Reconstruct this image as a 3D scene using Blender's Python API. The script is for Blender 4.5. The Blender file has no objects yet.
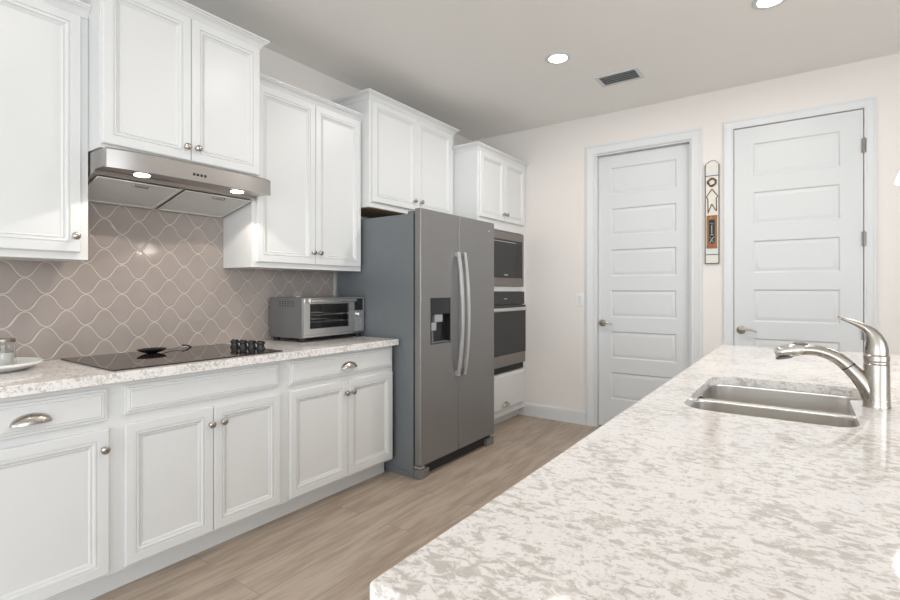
import bpy, bmesh, math
from mathutils import Vector, Matrix
scene = bpy.context.scene
COL = scene.collection
PI = math.pi

# ------------------------------------------------------------------ camera
HEAD = math.radians(35.4)
cam_d = bpy.data.cameras.new('camera')
cam = bpy.data.objects.new('camera', cam_d)
COL.objects.link(cam)
cam.location = (0, 0, 1.24)
cam.rotation_euler = (PI / 2, 0, HEAD - PI / 2)
cam_d.sensor_width = 36
cam_d.lens = 36 * 497 / 900
cam_d.shift_y = -10 / 900
cam_d.clip_start = 0.02
scene.camera = cam

# ------------------------------------------------------------------ world, light, exposure
vs = scene.view_settings
vs.view_transform = 'Standard'
vs.look = 'None'
vs.gamma = 1.0
vs.use_curve_mapping = False
vs.exposure = -0.05
world = bpy.data.worlds.new('sky')
scene.world = world
world.use_nodes = True
bg = world.node_tree.nodes['Background']
bg.inputs['Color'].default_value = (0.92, 0.96, 1.0, 1)
bg.inputs['Strength'].default_value = 1.0


def area(name, loc, rot, sx, sy, power, col):
    d = bpy.data.lights.new(name, 'AREA')
    d.shape = 'RECTANGLE'
    d.size = sx
    d.size_y = sy
    d.energy = power
    d.color = col
    o = bpy.data.objects.new(name, d)
    o.location = loc
    o.rotation_euler = rot
    COL.objects.link(o)
    return o


# added soft daylight at unseen openings behind and right, sized to brighten the kitchen
area('daylight_fill_right', (-1.6, -4.55, 1.6), (PI / 2, 0, 0), 5.0, 2.3, 178, (0.87, 0.945, 1.0))
area('daylight_fill_rear', (-4.15, 0.1, 1.1), (PI / 2, 0, -PI / 2), 4.6, 2.1, 118, (0.87, 0.945, 1.0))
CAN_POWER = 10.5
HOOD_POWER = 4.5

# ------------------------------------------------------------------ materials
MATS = {}


def new_mat(name, color, rough=0.5, metal=0.0, spec=0.5, coat=0.0, noise=None, bump=None, emit=None):
    m = bpy.data.materials.new(name)
    m.use_nodes = True
    nt = m.node_tree
    b = nt.nodes['Principled BSDF']
    b.inputs['Base Color'].default_value = (*color, 1)
    b.inputs['Roughness'].default_value = rough
    b.inputs['Metallic'].default_value = metal
    b.inputs['Specular IOR Level'].default_value = spec
    b.inputs['Coat Weight'].default_value = coat
    if emit:
        b.inputs['Emission Color'].default_value = (*emit[0], 1)
        b.inputs['Emission Strength'].default_value = emit[1]
    tc = nt.nodes.new('ShaderNodeTexCoord')
    if noise:
        sc, stretch, amt = noise
        mp = nt.nodes.new('ShaderNodeMapping')
        mp.inputs['Scale'].default_value = stretch
        nt.links.new(tc.outputs['Object'], mp.inputs['Vector'])
        n = nt.nodes.new('ShaderNodeTexNoise')
        n.inputs['Scale'].default_value = sc
        n.inputs['Detail'].default_value = 4
        nt.links.new(mp.outputs['Vector'], n.inputs['Vector'])
        mx = nt.nodes.new('ShaderNodeMix')
        mx.data_type = 'RGBA'
        mx.inputs[6].default_value = (*[c * (1 - amt) for c in color], 1)
        mx.inputs[7].default_value = (*[min(1, c * (1 + amt)) for c in color], 1)
        nt.links.new(n.outputs['Fac'], mx.inputs[0])
        nt.links.new(mx.outputs[2], b.inputs['Base Color'])
        if metal > 0.3:
            mr = nt.nodes.new('ShaderNodeMapRange')
            mr.inputs['To Min'].default_value = rough * 0.8
            mr.inputs['To Max'].default_value = rough * 1.2
            nt.links.new(n.outputs['Fac'], mr.inputs['Value'])
            nt.links.new(mr.outputs['Result'], b.inputs['Roughness'])
    if bump:
        n2 = nt.nodes.new('ShaderNodeTexNoise')
        n2.inputs['Scale'].default_value = bump[0]
        n2.inputs['Detail'].default_value = 3
        nt.links.new(tc.outputs['Object'], n2.inputs['Vector'])
        bp_ = nt.nodes.new('ShaderNodeBump')
        bp_.inputs['Strength'].default_value = bump[1]
        bp_.inputs['Distance'].default_value = 0.002
        nt.links.new(n2.outputs['Fac'], bp_.inputs['Height'])
        nt.links.new(bp_.outputs['Normal'], b.inputs['Normal'])
    MATS[name] = m
    return m


new_mat('wall_paint', (0.765, 0.725, 0.69), 0.7, noise=(3, (1, 1, 1), 0.015), bump=(120, 0.08))
new_mat('ceiling_paint', (0.89, 0.87, 0.84), 0.85, noise=(3, (1, 1, 1), 0.015), bump=(70, 0.12))
new_mat('cabinet_white', (0.72, 0.722, 0.715), 0.32, noise=(2, (1, 1, 1), 0.01))
new_mat('door_white', (0.64, 0.65, 0.655), 0.42, noise=(2, (1, 1, 1), 0.01))
new_mat('trim_white', (0.67, 0.68, 0.685), 0.42, noise=(2, (1, 1, 1), 0.01))
new_mat('raw_plywood', (0.34, 0.24, 0.14), 0.7, noise=(9, (1, 8, 8), 0.25))
new_mat('stainless', (0.47, 0.45, 0.435), 0.3, 1.0, noise=(6, (1, 60, 60), 0.06))
new_mat('stainless_sink', (0.74, 0.715, 0.68), 0.28, 0.96)
new_mat('brushed_nickel', (0.45, 0.42, 0.385), 0.28, 1.0, noise=(30, (1, 1, 1), 0.02))
new_mat('chrome', (0.72, 0.70, 0.68), 0.14, 1.0)
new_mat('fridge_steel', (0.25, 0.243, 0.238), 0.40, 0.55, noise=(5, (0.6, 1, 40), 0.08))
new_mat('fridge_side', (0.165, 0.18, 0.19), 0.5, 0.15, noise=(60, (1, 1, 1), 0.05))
new_mat('handle_steel', (0.66, 0.67, 0.68), 0.3, 0.9, noise=(12, (40, 1, 1), 0.04))
new_mat('oven_steel', (0.26, 0.238, 0.222), 0.36, 0.8, noise=(5, (1, 1, 40), 0.06))
new_mat('toaster_steel', (0.62, 0.61, 0.60), 0.3, 0.95, noise=(6, (1, 1, 50), 0.06))
new_mat('toaster_steel_shaded', (0.21, 0.215, 0.22), 0.36, 0.6, noise=(6, (1, 1, 50), 0.06))  # same steel, darkened: shade on the left side put into the colour
new_mat('black_glass', (0.012, 0.012, 0.013), 0.06, spec=0.5)
new_mat('cooktop_glass', (0.03, 0.024, 0.022), 0.05, spec=0.6)
new_mat('black_plastic', (0.012, 0.012, 0.013), 0.38)
new_mat('dark_gap', (0.02, 0.02, 0.02), 0.7)
new_mat('grey_plastic', (0.16, 0.165, 0.17), 0.4)
new_mat('silver_plastic', (0.42, 0.43, 0.44), 0.35, 0.4)
new_mat('blue_plastic', (0.12, 0.16, 0.21), 0.25)
new_mat('rubber', (0.02, 0.02, 0.02), 0.8)
new_mat('filter_mesh', (0.62, 0.62, 0.60), 0.45, 0.15, noise=(400, (1, 1, 1), 0.1))
new_mat('white_ceramic', (0.82, 0.82, 0.81), 0.18)
new_mat('white_plastic', (0.80, 0.79, 0.77), 0.4)
new_mat('white_plastic_shaded', (0.42, 0.37, 0.34), 0.4)  # white outlet plate with its shade mixed into the colour
new_mat('candle_wax', (0.72, 0.70, 0.66), 0.5, noise=(40, (1, 1, 1), 0.06))
new_mat('can_lens', (1, 1, 1), 0.5, emit=((1.0, 0.96, 0.9), 14.0))
new_mat('hood_lens', (1, 1, 1), 0.4, emit=((1.0, 0.93, 0.84), 12.0))
new_mat('shade_glass', (0.95, 0.93, 0.9), 0.35, emit=((1.0, 0.96, 0.9), 9.0))
new_mat('vent_grey', (0.22, 0.23, 0.24), 0.5, 0.2)
new_mat('cream_board', (0.72, 0.69, 0.62), 0.7, noise=(60, (1, 1, 1), 0.1))
new_mat('lace_white', (0.66, 0.68, 0.66), 0.8, noise=(200, (1, 1, 1), 0.12))
new_mat('twig_brown', (0.14, 0.075, 0.04), 0.85, noise=(90, (1, 1, 1), 0.4))
new_mat('iron_dark', (0.03, 0.028, 0.026), 0.6)
new_mat('rust_panel', (0.30, 0.115, 0.045), 0.7, noise=(70, (1, 1, 1), 0.35))
new_mat('ochre', (0.33, 0.19, 0.05), 0.7, noise=(90, (1, 1, 1), 0.3))
new_mat('ink_blue', (0.025, 0.03, 0.04), 0.7)
new_mat('pale_glyph', (0.45, 0.5, 0.47), 0.7)
new_mat('green_glyph', (0.16, 0.32, 0.24), 0.7)

# clear glass
g = new_mat('clear_glass', (0.95, 0.97, 0.96), 0.03)
g.node_tree.nodes['Principled BSDF'].inputs['Transmission Weight'].default_value = 1.0
g.node_tree.nodes['Principled BSDF'].inputs['IOR'].default_value = 1.3
tg = new_mat('tinted_glass', (0.80, 0.82, 0.83), 0.04)
tg.node_tree.nodes['Principled BSDF'].inputs['Transmission Weight'].default_value = 1.0
tg.node_tree.nodes['Principled BSDF'].inputs['IOR'].default_value = 1.1


def node(nt, typ, **kw):
    n = nt.nodes.new(typ)
    for k, v in kw.items():
        setattr(n, k, v)
    return n


def math_n(nt, op, a, b=None, c=None):
    n = nt.nodes.new('ShaderNodeMath')
    n.operation = op
    for i, v in enumerate((a, b, c)):
        if v is None:
            continue
        if isinstance(v, (int, float)):
            n.inputs[i].default_value = v
        else:
            nt.links.new(v, n.inputs[i])
    return n.outputs[0]


def mix_rgb(nt, fac, a, b):
    n = nt.nodes.new('ShaderNodeMix')
    n.data_type = 'RGBA'
    if isinstance(fac, (int, float)):
        n.inputs[0].default_value = fac
    else:
        nt.links.new(fac, n.inputs[0])
    for s, v in ((6, a), (7, b)):
        if isinstance(v, tuple):
            n.inputs[s].default_value = (*v, 1)
        else:
            nt.links.new(v, n.inputs[s])
    return n.outputs[2]


def smooth(nt, v, lo, hi):
    n = nt.nodes.new('ShaderNodeMapRange')
    n.interpolation_type = 'SMOOTHSTEP'
    nt.links.new(v, n.inputs['Value'])
    n.inputs['From Min'].default_value = lo
    n.inputs['From Max'].default_value = hi
    return n.outputs['Result']


# speckled quartz
def quartz():
    m = new_mat('quartz', (0.8, 0.75, 0.7), 0.06, spec=0.5)
    nt = m.node_tree
    b = nt.nodes['Principled BSDF']
    tc = node(nt, 'ShaderNodeTexCoord')

    def nz(scale, stretch, detail, dist=0.0, rough=0.6, rot=0.0):
        mp = node(nt, 'ShaderNodeMapping')
        mp.inputs['Scale'].default_value = stretch
        mp.inputs['Rotation'].default_value = (0, 0, rot)
        nt.links.new(tc.outputs['Object'], mp.inputs['Vector'])
        n = node(nt, 'ShaderNodeTexNoise')
        n.inputs['Scale'].default_value = scale
        n.inputs['Detail'].default_value = detail
        n.inputs['Roughness'].default_value = rough
        n.inputs['Distortion'].default_value = dist
        nt.links.new(mp.outputs['Vector'], n.inputs['Vector'])
        return n.outputs['Fac']
    blot = nz(70, (1.0, 0.62, 1.0), 6, 0.6, 0.68, 0.35)
    region = nz(9, (1, 1, 1), 2)
    thr = math_n(nt, 'ADD', blot, math_n(nt, 'MULTIPLY', math_n(nt, 'SUBTRACT', region, 0.5), 0.30))
    f1 = smooth(nt, thr, 0.475, 0.61)
    grain = nz(150, (1, 1, 1), 3)
    f2 = smooth(nt, grain, 0.56, 0.66)
    base = mix_rgb(nt, nz(14, (1, 1, 1), 3), (0.83, 0.795, 0.775), (0.88, 0.85, 0.83))
    dark = mix_rgb(nt, nz(60, (1, 1, 1), 2), (0.40, 0.365, 0.325), (0.62, 0.58, 0.535))
    c = mix_rgb(nt, math_n(nt, 'MULTIPLY', f1, 0.8), base, dark)
    c = mix_rgb(nt, math_n(nt, 'MULTIPLY', f2, 0.45), c, (0.42, 0.385, 0.35))
    nt.links.new(c, b.inputs['Base Color'])
    return m


quartz()


# wave-edged lantern tiles with pale grout
def lantern_tile():
    m = new_mat('lantern_tile', (0.36, 0.31, 0.28), 0.14, spec=0.5)
    nt = m.node_tree
    b = nt.nodes['Principled BSDF']
    P, B = 0.157, 0.076
    X0, Z0 = 1.185, 1.60 - 0.5 * B
    tc = node(nt, 'ShaderNodeTexCoord')
    sp = node(nt, 'ShaderNodeSeparateXYZ')
    nt.links.new(tc.outputs['Object'], sp.inputs[0])
    t = math_n(nt, 'DIVIDE', math_n(nt, 'SUBTRACT', sp.outputs['Z'], Z0), B)
    ph = math_n(nt, 'MULTIPLY', math_n(nt, 'SUBTRACT', sp.outputs['X'], X0), 2 * PI / P)
    cs = math_n(nt, 'COSINE', ph)
    sn = math_n(nt, 'SINE', ph)
    c3 = math_n(nt, 'COSINE', math_n(nt, 'MULTIPLY', ph, 3.0))
    c = math_n(nt, 'ADD', math_n(nt, 'MULTIPLY', cs, 0.485), math_n(nt, 'MULTIPLY', c3, -0.02))

    def dist(v):
        fr = math_n(nt, 'FRACT', math_n(nt, 'ADD', math_n(nt, 'MULTIPLY', v, 0.5), 0.5))
        return math_n(nt, 'MULTIPLY', math_n(nt, 'ABSOLUTE', math_n(nt, 'SUBTRACT', fr, 0.5)), 2.0)
    d1 = dist(math_n(nt, 'SUBTRACT', t, c))
    d2 = dist(math_n(nt, 'SUBTRACT', math_n(nt, 'ADD', t, c), 1.0))
    d = math_n(nt, 'MINIMUM', d1, d2)
    slope = math_n(nt, 'MULTIPLY', sn, 0.485 * 2 * PI * B / P)
    grad = math_n(nt, 'SQRT', math_n(nt, 'ADD', math_n(nt, 'MULTIPLY', slope, slope), 1.0))
    dm = math_n(nt, 'DIVIDE', math_n(nt, 'MULTIPLY', d, B), grad)
    grout = math_n(nt, 'SUBTRACT', 1.0, smooth(nt, dm, 0.0007, 0.0017))
    n = node(nt, 'ShaderNodeTexNoise')
    n.inputs['Scale'].default_value = 9
    nt.links.new(tc.outputs['Object'], n.inputs['Vector'])
    tile = mix_rgb(nt, n.outputs['Fac'], (0.315, 0.268, 0.243), (0.365, 0.315, 0.288))
    nt.links.new(mix_rgb(nt, grout, tile, (0.60, 0.54, 0.47)), b.inputs['Base Color'])
    r = math_n(nt, 'ADD', math_n(nt, 'MULTIPLY', grout, 0.5), 0.07)
    nt.links.new(r, b.inputs['Roughness'])
    bu = node(nt, 'ShaderNodeBump')
    bu.inputs['Strength'].default_value = 0.5
    bu.inputs['Distance'].default_value = 0.002
    nt.links.new(smooth(nt, dm, 0.001, 0.007), bu.inputs['Height'])
    nt.links.new(bu.outputs['Normal'], b.inputs['Normal'])


lantern_tile()


# wood-look plank floor
def planks():
    m = new_mat('plank_floor', (0.4, 0.3, 0.22), 0.42, spec=0.4)
    nt = m.node_tree
    b = nt.nodes['Principled BSDF']
    tc = node(nt, 'ShaderNodeTexCoord')
    br = node(nt, 'ShaderNodeTexBrick')
    br.offset = 0.37
    br.inputs['Scale'].default_value = 1.0
    br.inputs['Brick Width'].default_value = 1.2
    br.inputs['Row Height'].default_value = 0.2
    br.inputs['Mortar Size'].default_value = 0.0018
    br.inputs['Mortar Smooth'].default_value = 0.2
    br.inputs['Bias'].default_value = 0.0
    br.inputs['Color1'].default_value = (0, 0, 0, 1)
    br.inputs['Color2'].default_value = (1, 1, 1, 1)
    br.inputs['Mortar'].default_value = (0.5, 0.5, 0.5, 1)
    nt.links.new(tc.outputs['Object'], br.inputs['Vector'])
    add = node(nt, 'ShaderNodeVectorMath', operation='MULTIPLY_ADD')
    nt.links.new(br.outputs['Color'], add.inputs[0])
    add.inputs[1].default_value = (7.3, 5.1, 3.3)
    nt.links.new(tc.outputs['Object'], add.inputs[2])
    mp = node(nt, 'ShaderNodeMapping')
    mp.inputs['Scale'].default_value = (1.4, 16, 1)
    nt.links.new(add.outputs[0], mp.inputs['Vector'])
    n = node(nt, 'ShaderNodeTexNoise')
    n.inputs['Scale'].default_value = 2.2
    n.inputs['Detail'].default_value = 7
    n.inputs['Roughness'].default_value = 0.62
    n.inputs['Distortion'].default_value = 0.5
    nt.links.new(mp.outputs['Vector'], n.inputs['Vector'])
    mp2 = node(nt, 'ShaderNodeMapping')
    mp2.inputs['Scale'].default_value = (1.2, 5, 1)
    nt.links.new(add.outputs[0], mp2.inputs['Vector'])
    n2 = node(nt, 'ShaderNodeTexNoise')
    n2.inputs['Scale'].default_value = 2.0
    n2.inputs['Detail'].default_value = 2
    nt.links.new(mp2.outputs['Vector'], n2.inputs['Vector'])
    f = math_n(nt, 'ADD', math_n(nt, 'MULTIPLY', n.outputs['Fac'], 0.6), math_n(nt, 'MULTIPLY', n2.outputs['Fac'], 0.4))
    c = mix_rgb(nt, smooth(nt, f, 0.36, 0.64), (0.29, 0.225, 0.175), (0.50, 0.415, 0.335))
    tone = mix_rgb(nt, br.outputs['Color'], (0.42, 0.34, 0.275), (0.37, 0.29, 0.23))
    c = mix_rgb(nt, 0.3, c, tone)
    c = mix_rgb(nt, math_n(nt, 'MULTIPLY', br.outputs['Fac'], 0.5), c, (0.15, 0.115, 0.09))
    nt.links.new(c, b.inputs['Base Color'])


planks()

# ------------------------------------------------------------------ helpers
ORIG = {}


def tag(o, label=None, cat=None, group=None, kind=None):
    if label:
        o['label'] = label
    if cat:
        o['category'] = cat
    if group:
        o['group'] = group
    if kind:
        o['kind'] = kind
    return o


def thing(name, label, cat, loc, rotz=0.0, group=None):
    o = bpy.data.objects.new(name, None)
    o.empty_display_size = 0.1
    COL.objects.link(o)
    o.location = loc
    o.rotation_euler = (0, 0, rotz)
    ORIG[o.name] = (Matrix.Translation(loc) @ Matrix.Rotation(rotz, 4, 'Z')).inverted()
    return tag(o, label, cat, group)


def obj(name, bm, mat, parent=None, local=False, smooth_deg=35, base=None):
    """link bm as one mesh; verts are in world space unless local"""
    if parent is not None:
        inv = ORIG[parent.name]
        if not local:
            bm.transform(inv)
    elif base is not None:
        bm.transform(Matrix.Translation(-Vector(base)))
    bmesh.ops.recalc_face_normals(bm, faces=bm.faces)
    me = bpy.data.meshes.new(name)
    bm.to_mesh(me)
    bm.free()
    me.materials.append(MATS[mat] if isinstance(mat, str) else mat)
    me.polygons.foreach_set('use_smooth', [True] * len(me.polygons))
    me.set_sharp_from_angle(angle=math.radians(smooth_deg))
    o = bpy.data.objects.new(name, me)
    COL.objects.link(o)
    wn = o.modifiers.new('weighted_normal', 'WEIGHTED_NORMAL')
    wn.keep_sharp = True
    wn.weight = 80
    if parent is not None:
        o.parent = parent
        ORIG[o.name] = inv
    else:
        if base is not None:
            o.location = base
            ORIG[o.name] = Matrix.Translation(-Vector(base))
        else:
            ORIG[o.name] = Matrix.Identity(4)
    return o


def struct(name, bm, mat, parent=None, **k):
    o = obj(name, bm, mat, parent, **k)
    if parent is None:
        o['kind'] = 'structure'
    return o


def box(bm, x0, x1, y0, y1, z0, z1, bev=0.0, seg=2):
    t = bmesh.new()
    r = bmesh.ops.create_cube(t, size=1.0)
    bmesh.ops.scale(t, vec=(abs(x1 - x0), abs(y1 - y0), abs(z1 - z0)), verts=t.verts)
    bmesh.ops.translate(t, vec=((x0 + x1) / 2, (y0 + y1) / 2, (z0 + z1) / 2), verts=t.verts)
    if bev > 0:
        bmesh.ops.bevel(t, geom=list(t.edges), offset=bev, segments=seg, profile=0.5, affect='EDGES')
    merge(bm, t)
    return bm


def merge(bm, t):
    me = bpy.data.meshes.new('tmp')
    t.to_mesh(me)
    t.free()
    bm.from_mesh(me)
    bpy.data.meshes.remove(me)


def bx(*a, **k):
    return box(bmesh.new(), *a, **k)


def loft(bm, rings, close_ring=True, cap0=True, cap1=True):
    vr = [[bm.verts.new(p) for p in ring] for ring in rings]
    n = len(vr[0])
    for a, b in zip(vr[:-1], vr[1:]):
        for i in range(n if close_ring else n - 1):
            j = (i + 1) % n
            try:
                bm.faces.new((a[i], a[j], b[j], b[i]))
            except ValueError:
                pass
    if cap0:
        bm.faces.new(vr[0])
    if cap1:
        bm.faces.new(list(reversed(vr[-1])))
    return bm


def lathe(bm, prof, center=(0, 0, 0), axis=(0, 0, 1), seg=24, xs=1.0, ys=1.0):
    """prof: list of (radius, height) along axis"""
    a = Vector(axis).normalized()
    q = Vector((0, 0, 1)).rotation_difference(a).to_matrix()
    c = Vector(center)
    rings = []
    for r, h in prof:
        r = max(r, 1e-4)
        rings.append([c + q @ Vector((r * xs * math.cos(2 * PI * i / seg), r * ys * math.sin(2 * PI * i / seg), h)) for i in range(seg)])
    return loft(bm, rings)


def tube(bm, pts, rad, seg=12, flat=1.0, up=None):
    """sweep an ellipse (rad wide, rad*flat along 'up') on pts; rad may be list"""
    pts = [Vector(p) for p in pts]
    n = len(pts)
    if not isinstance(rad, (list, tuple)):
        rad = [rad] * n
    fl = flat if isinstance(flat, (list, tuple)) else [flat] * n
    rings = []
    prev = None
    for i in range(n):
        t = (pts[min(i + 1, n - 1)] - pts[max(i - 1, 0)]).normalized()
        if up is not None:
            nrm = Vector(up)
        else:
            nrm = prev if prev is not None else (Vector((0, 0, 1)) if abs(t.z) < 0.9 else Vector((1, 0, 0)))
        nrm = (nrm - t * nrm.dot(t)).normalized()
        prev = nrm
        bi = t.cross(nrm)
        rings.append([pts[i] + bi * (rad[i] * math.cos(2 * PI * k / seg)) + nrm * (rad[i] * fl[i] * math.sin(2 * PI * k / seg)) for k in range(seg)])
    return loft(bm, rings)


def bez(p0, p1, p2, p3, n=12):
    out = []
    for i in range(n + 1):
        t = i / n
        out.append(tuple((1 - t) ** 3 * a + 3 * (1 - t) ** 2 * t * b + 3 * (1 - t) * t * t * c + t ** 3 * d for a, b, c, d in zip(p0, p1, p2, p3)))
    return out


def cut(o, cutter_bm):
    """carve cutter out of o and keep plain mesh data"""
    bmesh.ops.recalc_face_normals(cutter_bm, faces=cutter_bm.faces)
    me = bpy.data.meshes.new('cut')
    cutter_bm.to_mesh(me)
    cutter_bm.free()
    c = bpy.data.objects.new('cut', me)
    COL.objects.link(c)
    c.matrix_world = ORIG[o.name]
    par = o.parent
    c.parent = par
    if par is not None:
        c.matrix_world = Matrix.Identity(4)
        c.matrix_parent_inverse = Matrix.Identity(4)
        c.matrix_basis = ORIG[o.name]
    else:
        c.matrix_basis = Matrix.Identity(4)
    while o.modifiers:
        o.modifiers.remove(o.modifiers[0])
    md = o.modifiers.new('b', 'BOOLEAN')
    md.operation = 'DIFFERENCE'
    md.solver = 'EXACT'
    md.object = c
    dg = bpy.context.evaluated_depsgraph_get()
    dg.update()
    new = bpy.data.meshes.new_from_object(o.evaluated_get(dg))
    o.modifiers.remove(md)
    old = o.data
    o.data = new
    new.name = old.name
    bpy.data.meshes.remove(old)
    bpy.data.objects.remove(c)
    bpy.data.meshes.remove(me)
    new.polygons.foreach_set('use_smooth', [True] * len(new.polygons))
    new.set_sharp_from_angle(angle=math.radians(35))
    wn = o.modifiers.new('weighted_normal', 'WEIGHTED_NORMAL')
    wn.keep_sharp = True
    wn.weight = 80
    return o


# panels on a cabinet or door face. fn maps (a along, d outward, b up) to world
def face_y(x0, y, z0):            # cabinets on the left wall, facing -y
    return lambda a, d, b: Vector((x0 + a, y - d, z0 + b))


def face_x(x, y0, z0):            # doors on the back wall, facing -x; a runs towards -y (to the right)
    return lambda a, d, b: Vector((x - d, y0 - a, z0 + b))


def ring_panel(bm, fn, w, h, prof, back=True):
    """prof: list of (inset, outward) from the outer back edge to the centre"""
    rings = []
    for ins, d in prof:
        rings.append([fn(ins, d, ins), fn(w - ins, d, ins), fn(w - ins, d, h - ins), fn(ins, d, h - ins)])
    return loft(bm, rings, cap0=back, cap1=True)


T = 0.02
DOOR_P = [(0, 0), (0, T - .004), (.004, T), (.038, T), (.040, T - .005), (.044, T - .005), (.046, T - .001), (.051, T - .002), (.056, T - .009),
          (.060, T - .011), (.062, T - .007), (.066, T - .010), (.069, T - .012)]
DRAW_P = [(0, 0), (0, T - .010), (.003, T - .008), (.010, T - .008), (.012, T - .004), (.018, T - .002), (.021, T - .004), (.024, T)]


def cab_door(parent, x0, x1, z0, z1, y):
    bm = bmesh.new()
    ring_panel(bm, face_y(x0, y, z0), x1 - x0, z1 - z0, DOOR_P)
    return obj('door', bm, 'cabinet_white', parent, smooth_deg=20)


def drawer_front(parent, x0, x1, z0, z1, y, name='drawer'):
    bm = bmesh.new()
    ring_panel(bm, face_y(x0, y, z0), x1 - x0, z1 - z0, DRAW_P)
    return obj(name, bm, 'cabinet_white', parent, smooth_deg=20)


def knob(parent, x, y, z):
    bm = bmesh.new()
    lathe(bm, [(.009, 0), (.0075, .003), (.006, .012), (.008, .015), (.0145, .018), (.0165, .021), (.0155, .025), (.010, .0285), (.001, .0295)],
          (x, y, z), (0, -1, 0), 20)
    return obj('knob', bm, 'brushed_nickel', parent)


def cup_pull(parent, x, y, z, a=.06, d=.034, h=.036):
    bm = bmesh.new()
    NS, NT = 24, 10
    outer, inner = [], []
    for (sc, dst) in ((1.0, outer), (0.9, inner)):
        for i in range(NS + 1):
            s = math.cos(PI * (1 - i / NS))
            k = max(math.sqrt(max(0, 1 - s * s)), 0.02)
            row = []
            for j in range(NT + 1):
                t = PI / 2 * j / NT
                row.append(bm.verts.new((x + a * sc * s, y - d * sc * (k ** .7) * math.sin(t), z - h / 2 + h * sc * k * math.cos(t))))
            dst.append(row)
    for dst in (outer, inner):
        for i in range(NS):
            for j in range(NT):
                bm.faces.new((dst[i][j], dst[i + 1][j], dst[i + 1][j + 1], dst[i][j + 1]))
    for i in range(NS):
        for j in (0, NT):
            bm.faces.new((outer[i][j], outer[i + 1][j], inner[i + 1][j], inner[i][j]))
    # back flange
    return obj('cup_pull', bm, 'brushed_nickel', parent)


CROWN = [(0, 0), (.006, 0), (.006, .008), (.011, .013), (.013, .022), (.022, .034), (.034, .042), (.041, .046), (.041, .052), (.050, .055), (.050, .066), (.046, .07)]


def crown(parent, x0, x1, yf, z0, left=True, right=True, scale=.76):
    """moulding mitred around the cabinet top; yf = box front, returns run back to the wall"""
    YW = WALL_Y - .001
    bm = bmesh.new()
    rings = []
    for o_, z in [(-.02, CROWN[0][1])] + CROWN + [(-.02, CROWN[-1][1])]:
        o = o_ * scale
        zz = z0 + z * scale
        ring = []
        if left:
            ring += [Vector((x0 - o, YW, zz)), Vector((x0 - o, yf - o, zz))]
        else:
            ring += [Vector((x0, yf - o, zz))]
        if right:
            ring += [Vector((x1 + o, yf - o, zz)), Vector((x1 + o, YW, zz))]
        else:
            ring += [Vector((x1, yf - o, zz))]
        rings.append(ring)
    n = len(rings[0])
    cols = [[rings[r][c] for r in range(len(rings))] for c in range(n)]
    loft(bm, cols)
    return obj('crown_molding', bm, 'cabinet_white', parent, smooth_deg=40)


# ------------------------------------------------------------------ room shell
WALL_Y, BACK_X, CEIL = 2.865, 4.45, 2.825
RX0, RY0 = -4.3, -4.7
struct('floor', bx(RX0, BACK_X + .3, RY0, WALL_Y + .2, -.1, 0), 'plank_floor')
struct('ceiling', bx(RX0, BACK_X + .3, RY0, WALL_Y + .2, CEIL, CEIL + .1), 'ceiling_paint')
struct('wall_left', bx(RX0, BACK_X + .3, WALL_Y, WALL_Y + .15, 0, CEIL), 'wall_paint')
# back wall with two door openings
D1 = (.745, 1.54, 2.47)       # y0, y1, top
D2 = (-.342, .443, 2.493)
bm = bmesh.new()
XB, XE = BACK_X, BACK_X + .14
for y0, y1, z0, z1 in ((D1[1], WALL_Y, 0, CEIL), (D1[0], D1[1], D1[2], CEIL), (D2[1], D1[0], 0, CEIL), (D2[0], D2[1], D2[2], CEIL), (RY0, D2[0], 0, CEIL)):
    box(bm, XB, XE, y0, y1, z0, z1)
struct('wall_back', bm, 'wall_paint')
# far sides of the open-plan room, out of the photograph, with openings made up to suit the daylight lamps
bm = bmesh.new()
for x0, x1, z0, z1 in ((RX0, -4.05, 0, CEIL), (1.45, BACK_X + .3, 0, CEIL), (-4.05, 1.45, 0, .03), (-4.05, 1.45, 2.78, CEIL)):
    box(bm, x0, x1, RY0 - .15, RY0, z0, z1)
struct('wall_right', bm, 'wall_paint')
bm = bmesh.new()
for y0, y1, z0, z1 in ((RY0, -2.25, 0, CEIL), (2.45, WALL_Y, 0, CEIL), (-2.25, 2.45, 0, .03), (-2.25, 2.45, 2.5, CEIL)):
    box(bm, RX0 - .15, RX0, y0, y1, z0, z1)
struct('wall_rear', bm, 'wall_paint')

# baseboards on the back wall
BB = [(0, 0), (.014, 0), (.014, .1), (.011, .108), (.011, .114), (.006, .122), (.004, .128), (0, .128)]


def baseboard(name, y0, y1):
    bm = bmesh.new()
    loft(bm, [[Vector((BACK_X - o, y, z)) for o, z in BB] for y in (y0, y1)])
    return struct(name, bm, 'trim_white', smooth_deg=25)


baseboard('baseboard_back', 1.6235, 2.325)
baseboard('baseboard_middle', .5135, .673)
baseboard('baseboard_right', -4.6, -.4135)

# casings
CAS = [(0, 0), (0, .010), (.004, .013), (.012, .013), (.016, .010), (.045, .014), (.062, .016), (.066, .019), (.083, .019), (.083, 0)]


def casing(name, y0, y1, top, ws):
    """U-shaped moulding round an opening; profile inset grows outward"""
    k = ws / .083
    bm = bmesh.new()
    path = []
    for o, d in CAS:
        o *= k
        x = BACK_X - d
        path.append([Vector((x, y1 + o, 0)), Vector((x, y1 + o, top + o)), Vector((x, y0 - o, top + o)), Vector((x, y0 - o, 0))])
    cols = [[path[r][c] for r in range(len(path))] for c in range(4)]
    loft(bm, cols)
    return struct(name, bm, 'trim_white', smooth_deg=25)


casing('trim_1', D1[0], D1[1], D1[2], .080)
casing('trim_2', D2[0], D2[1], D2[2], .066)


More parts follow.
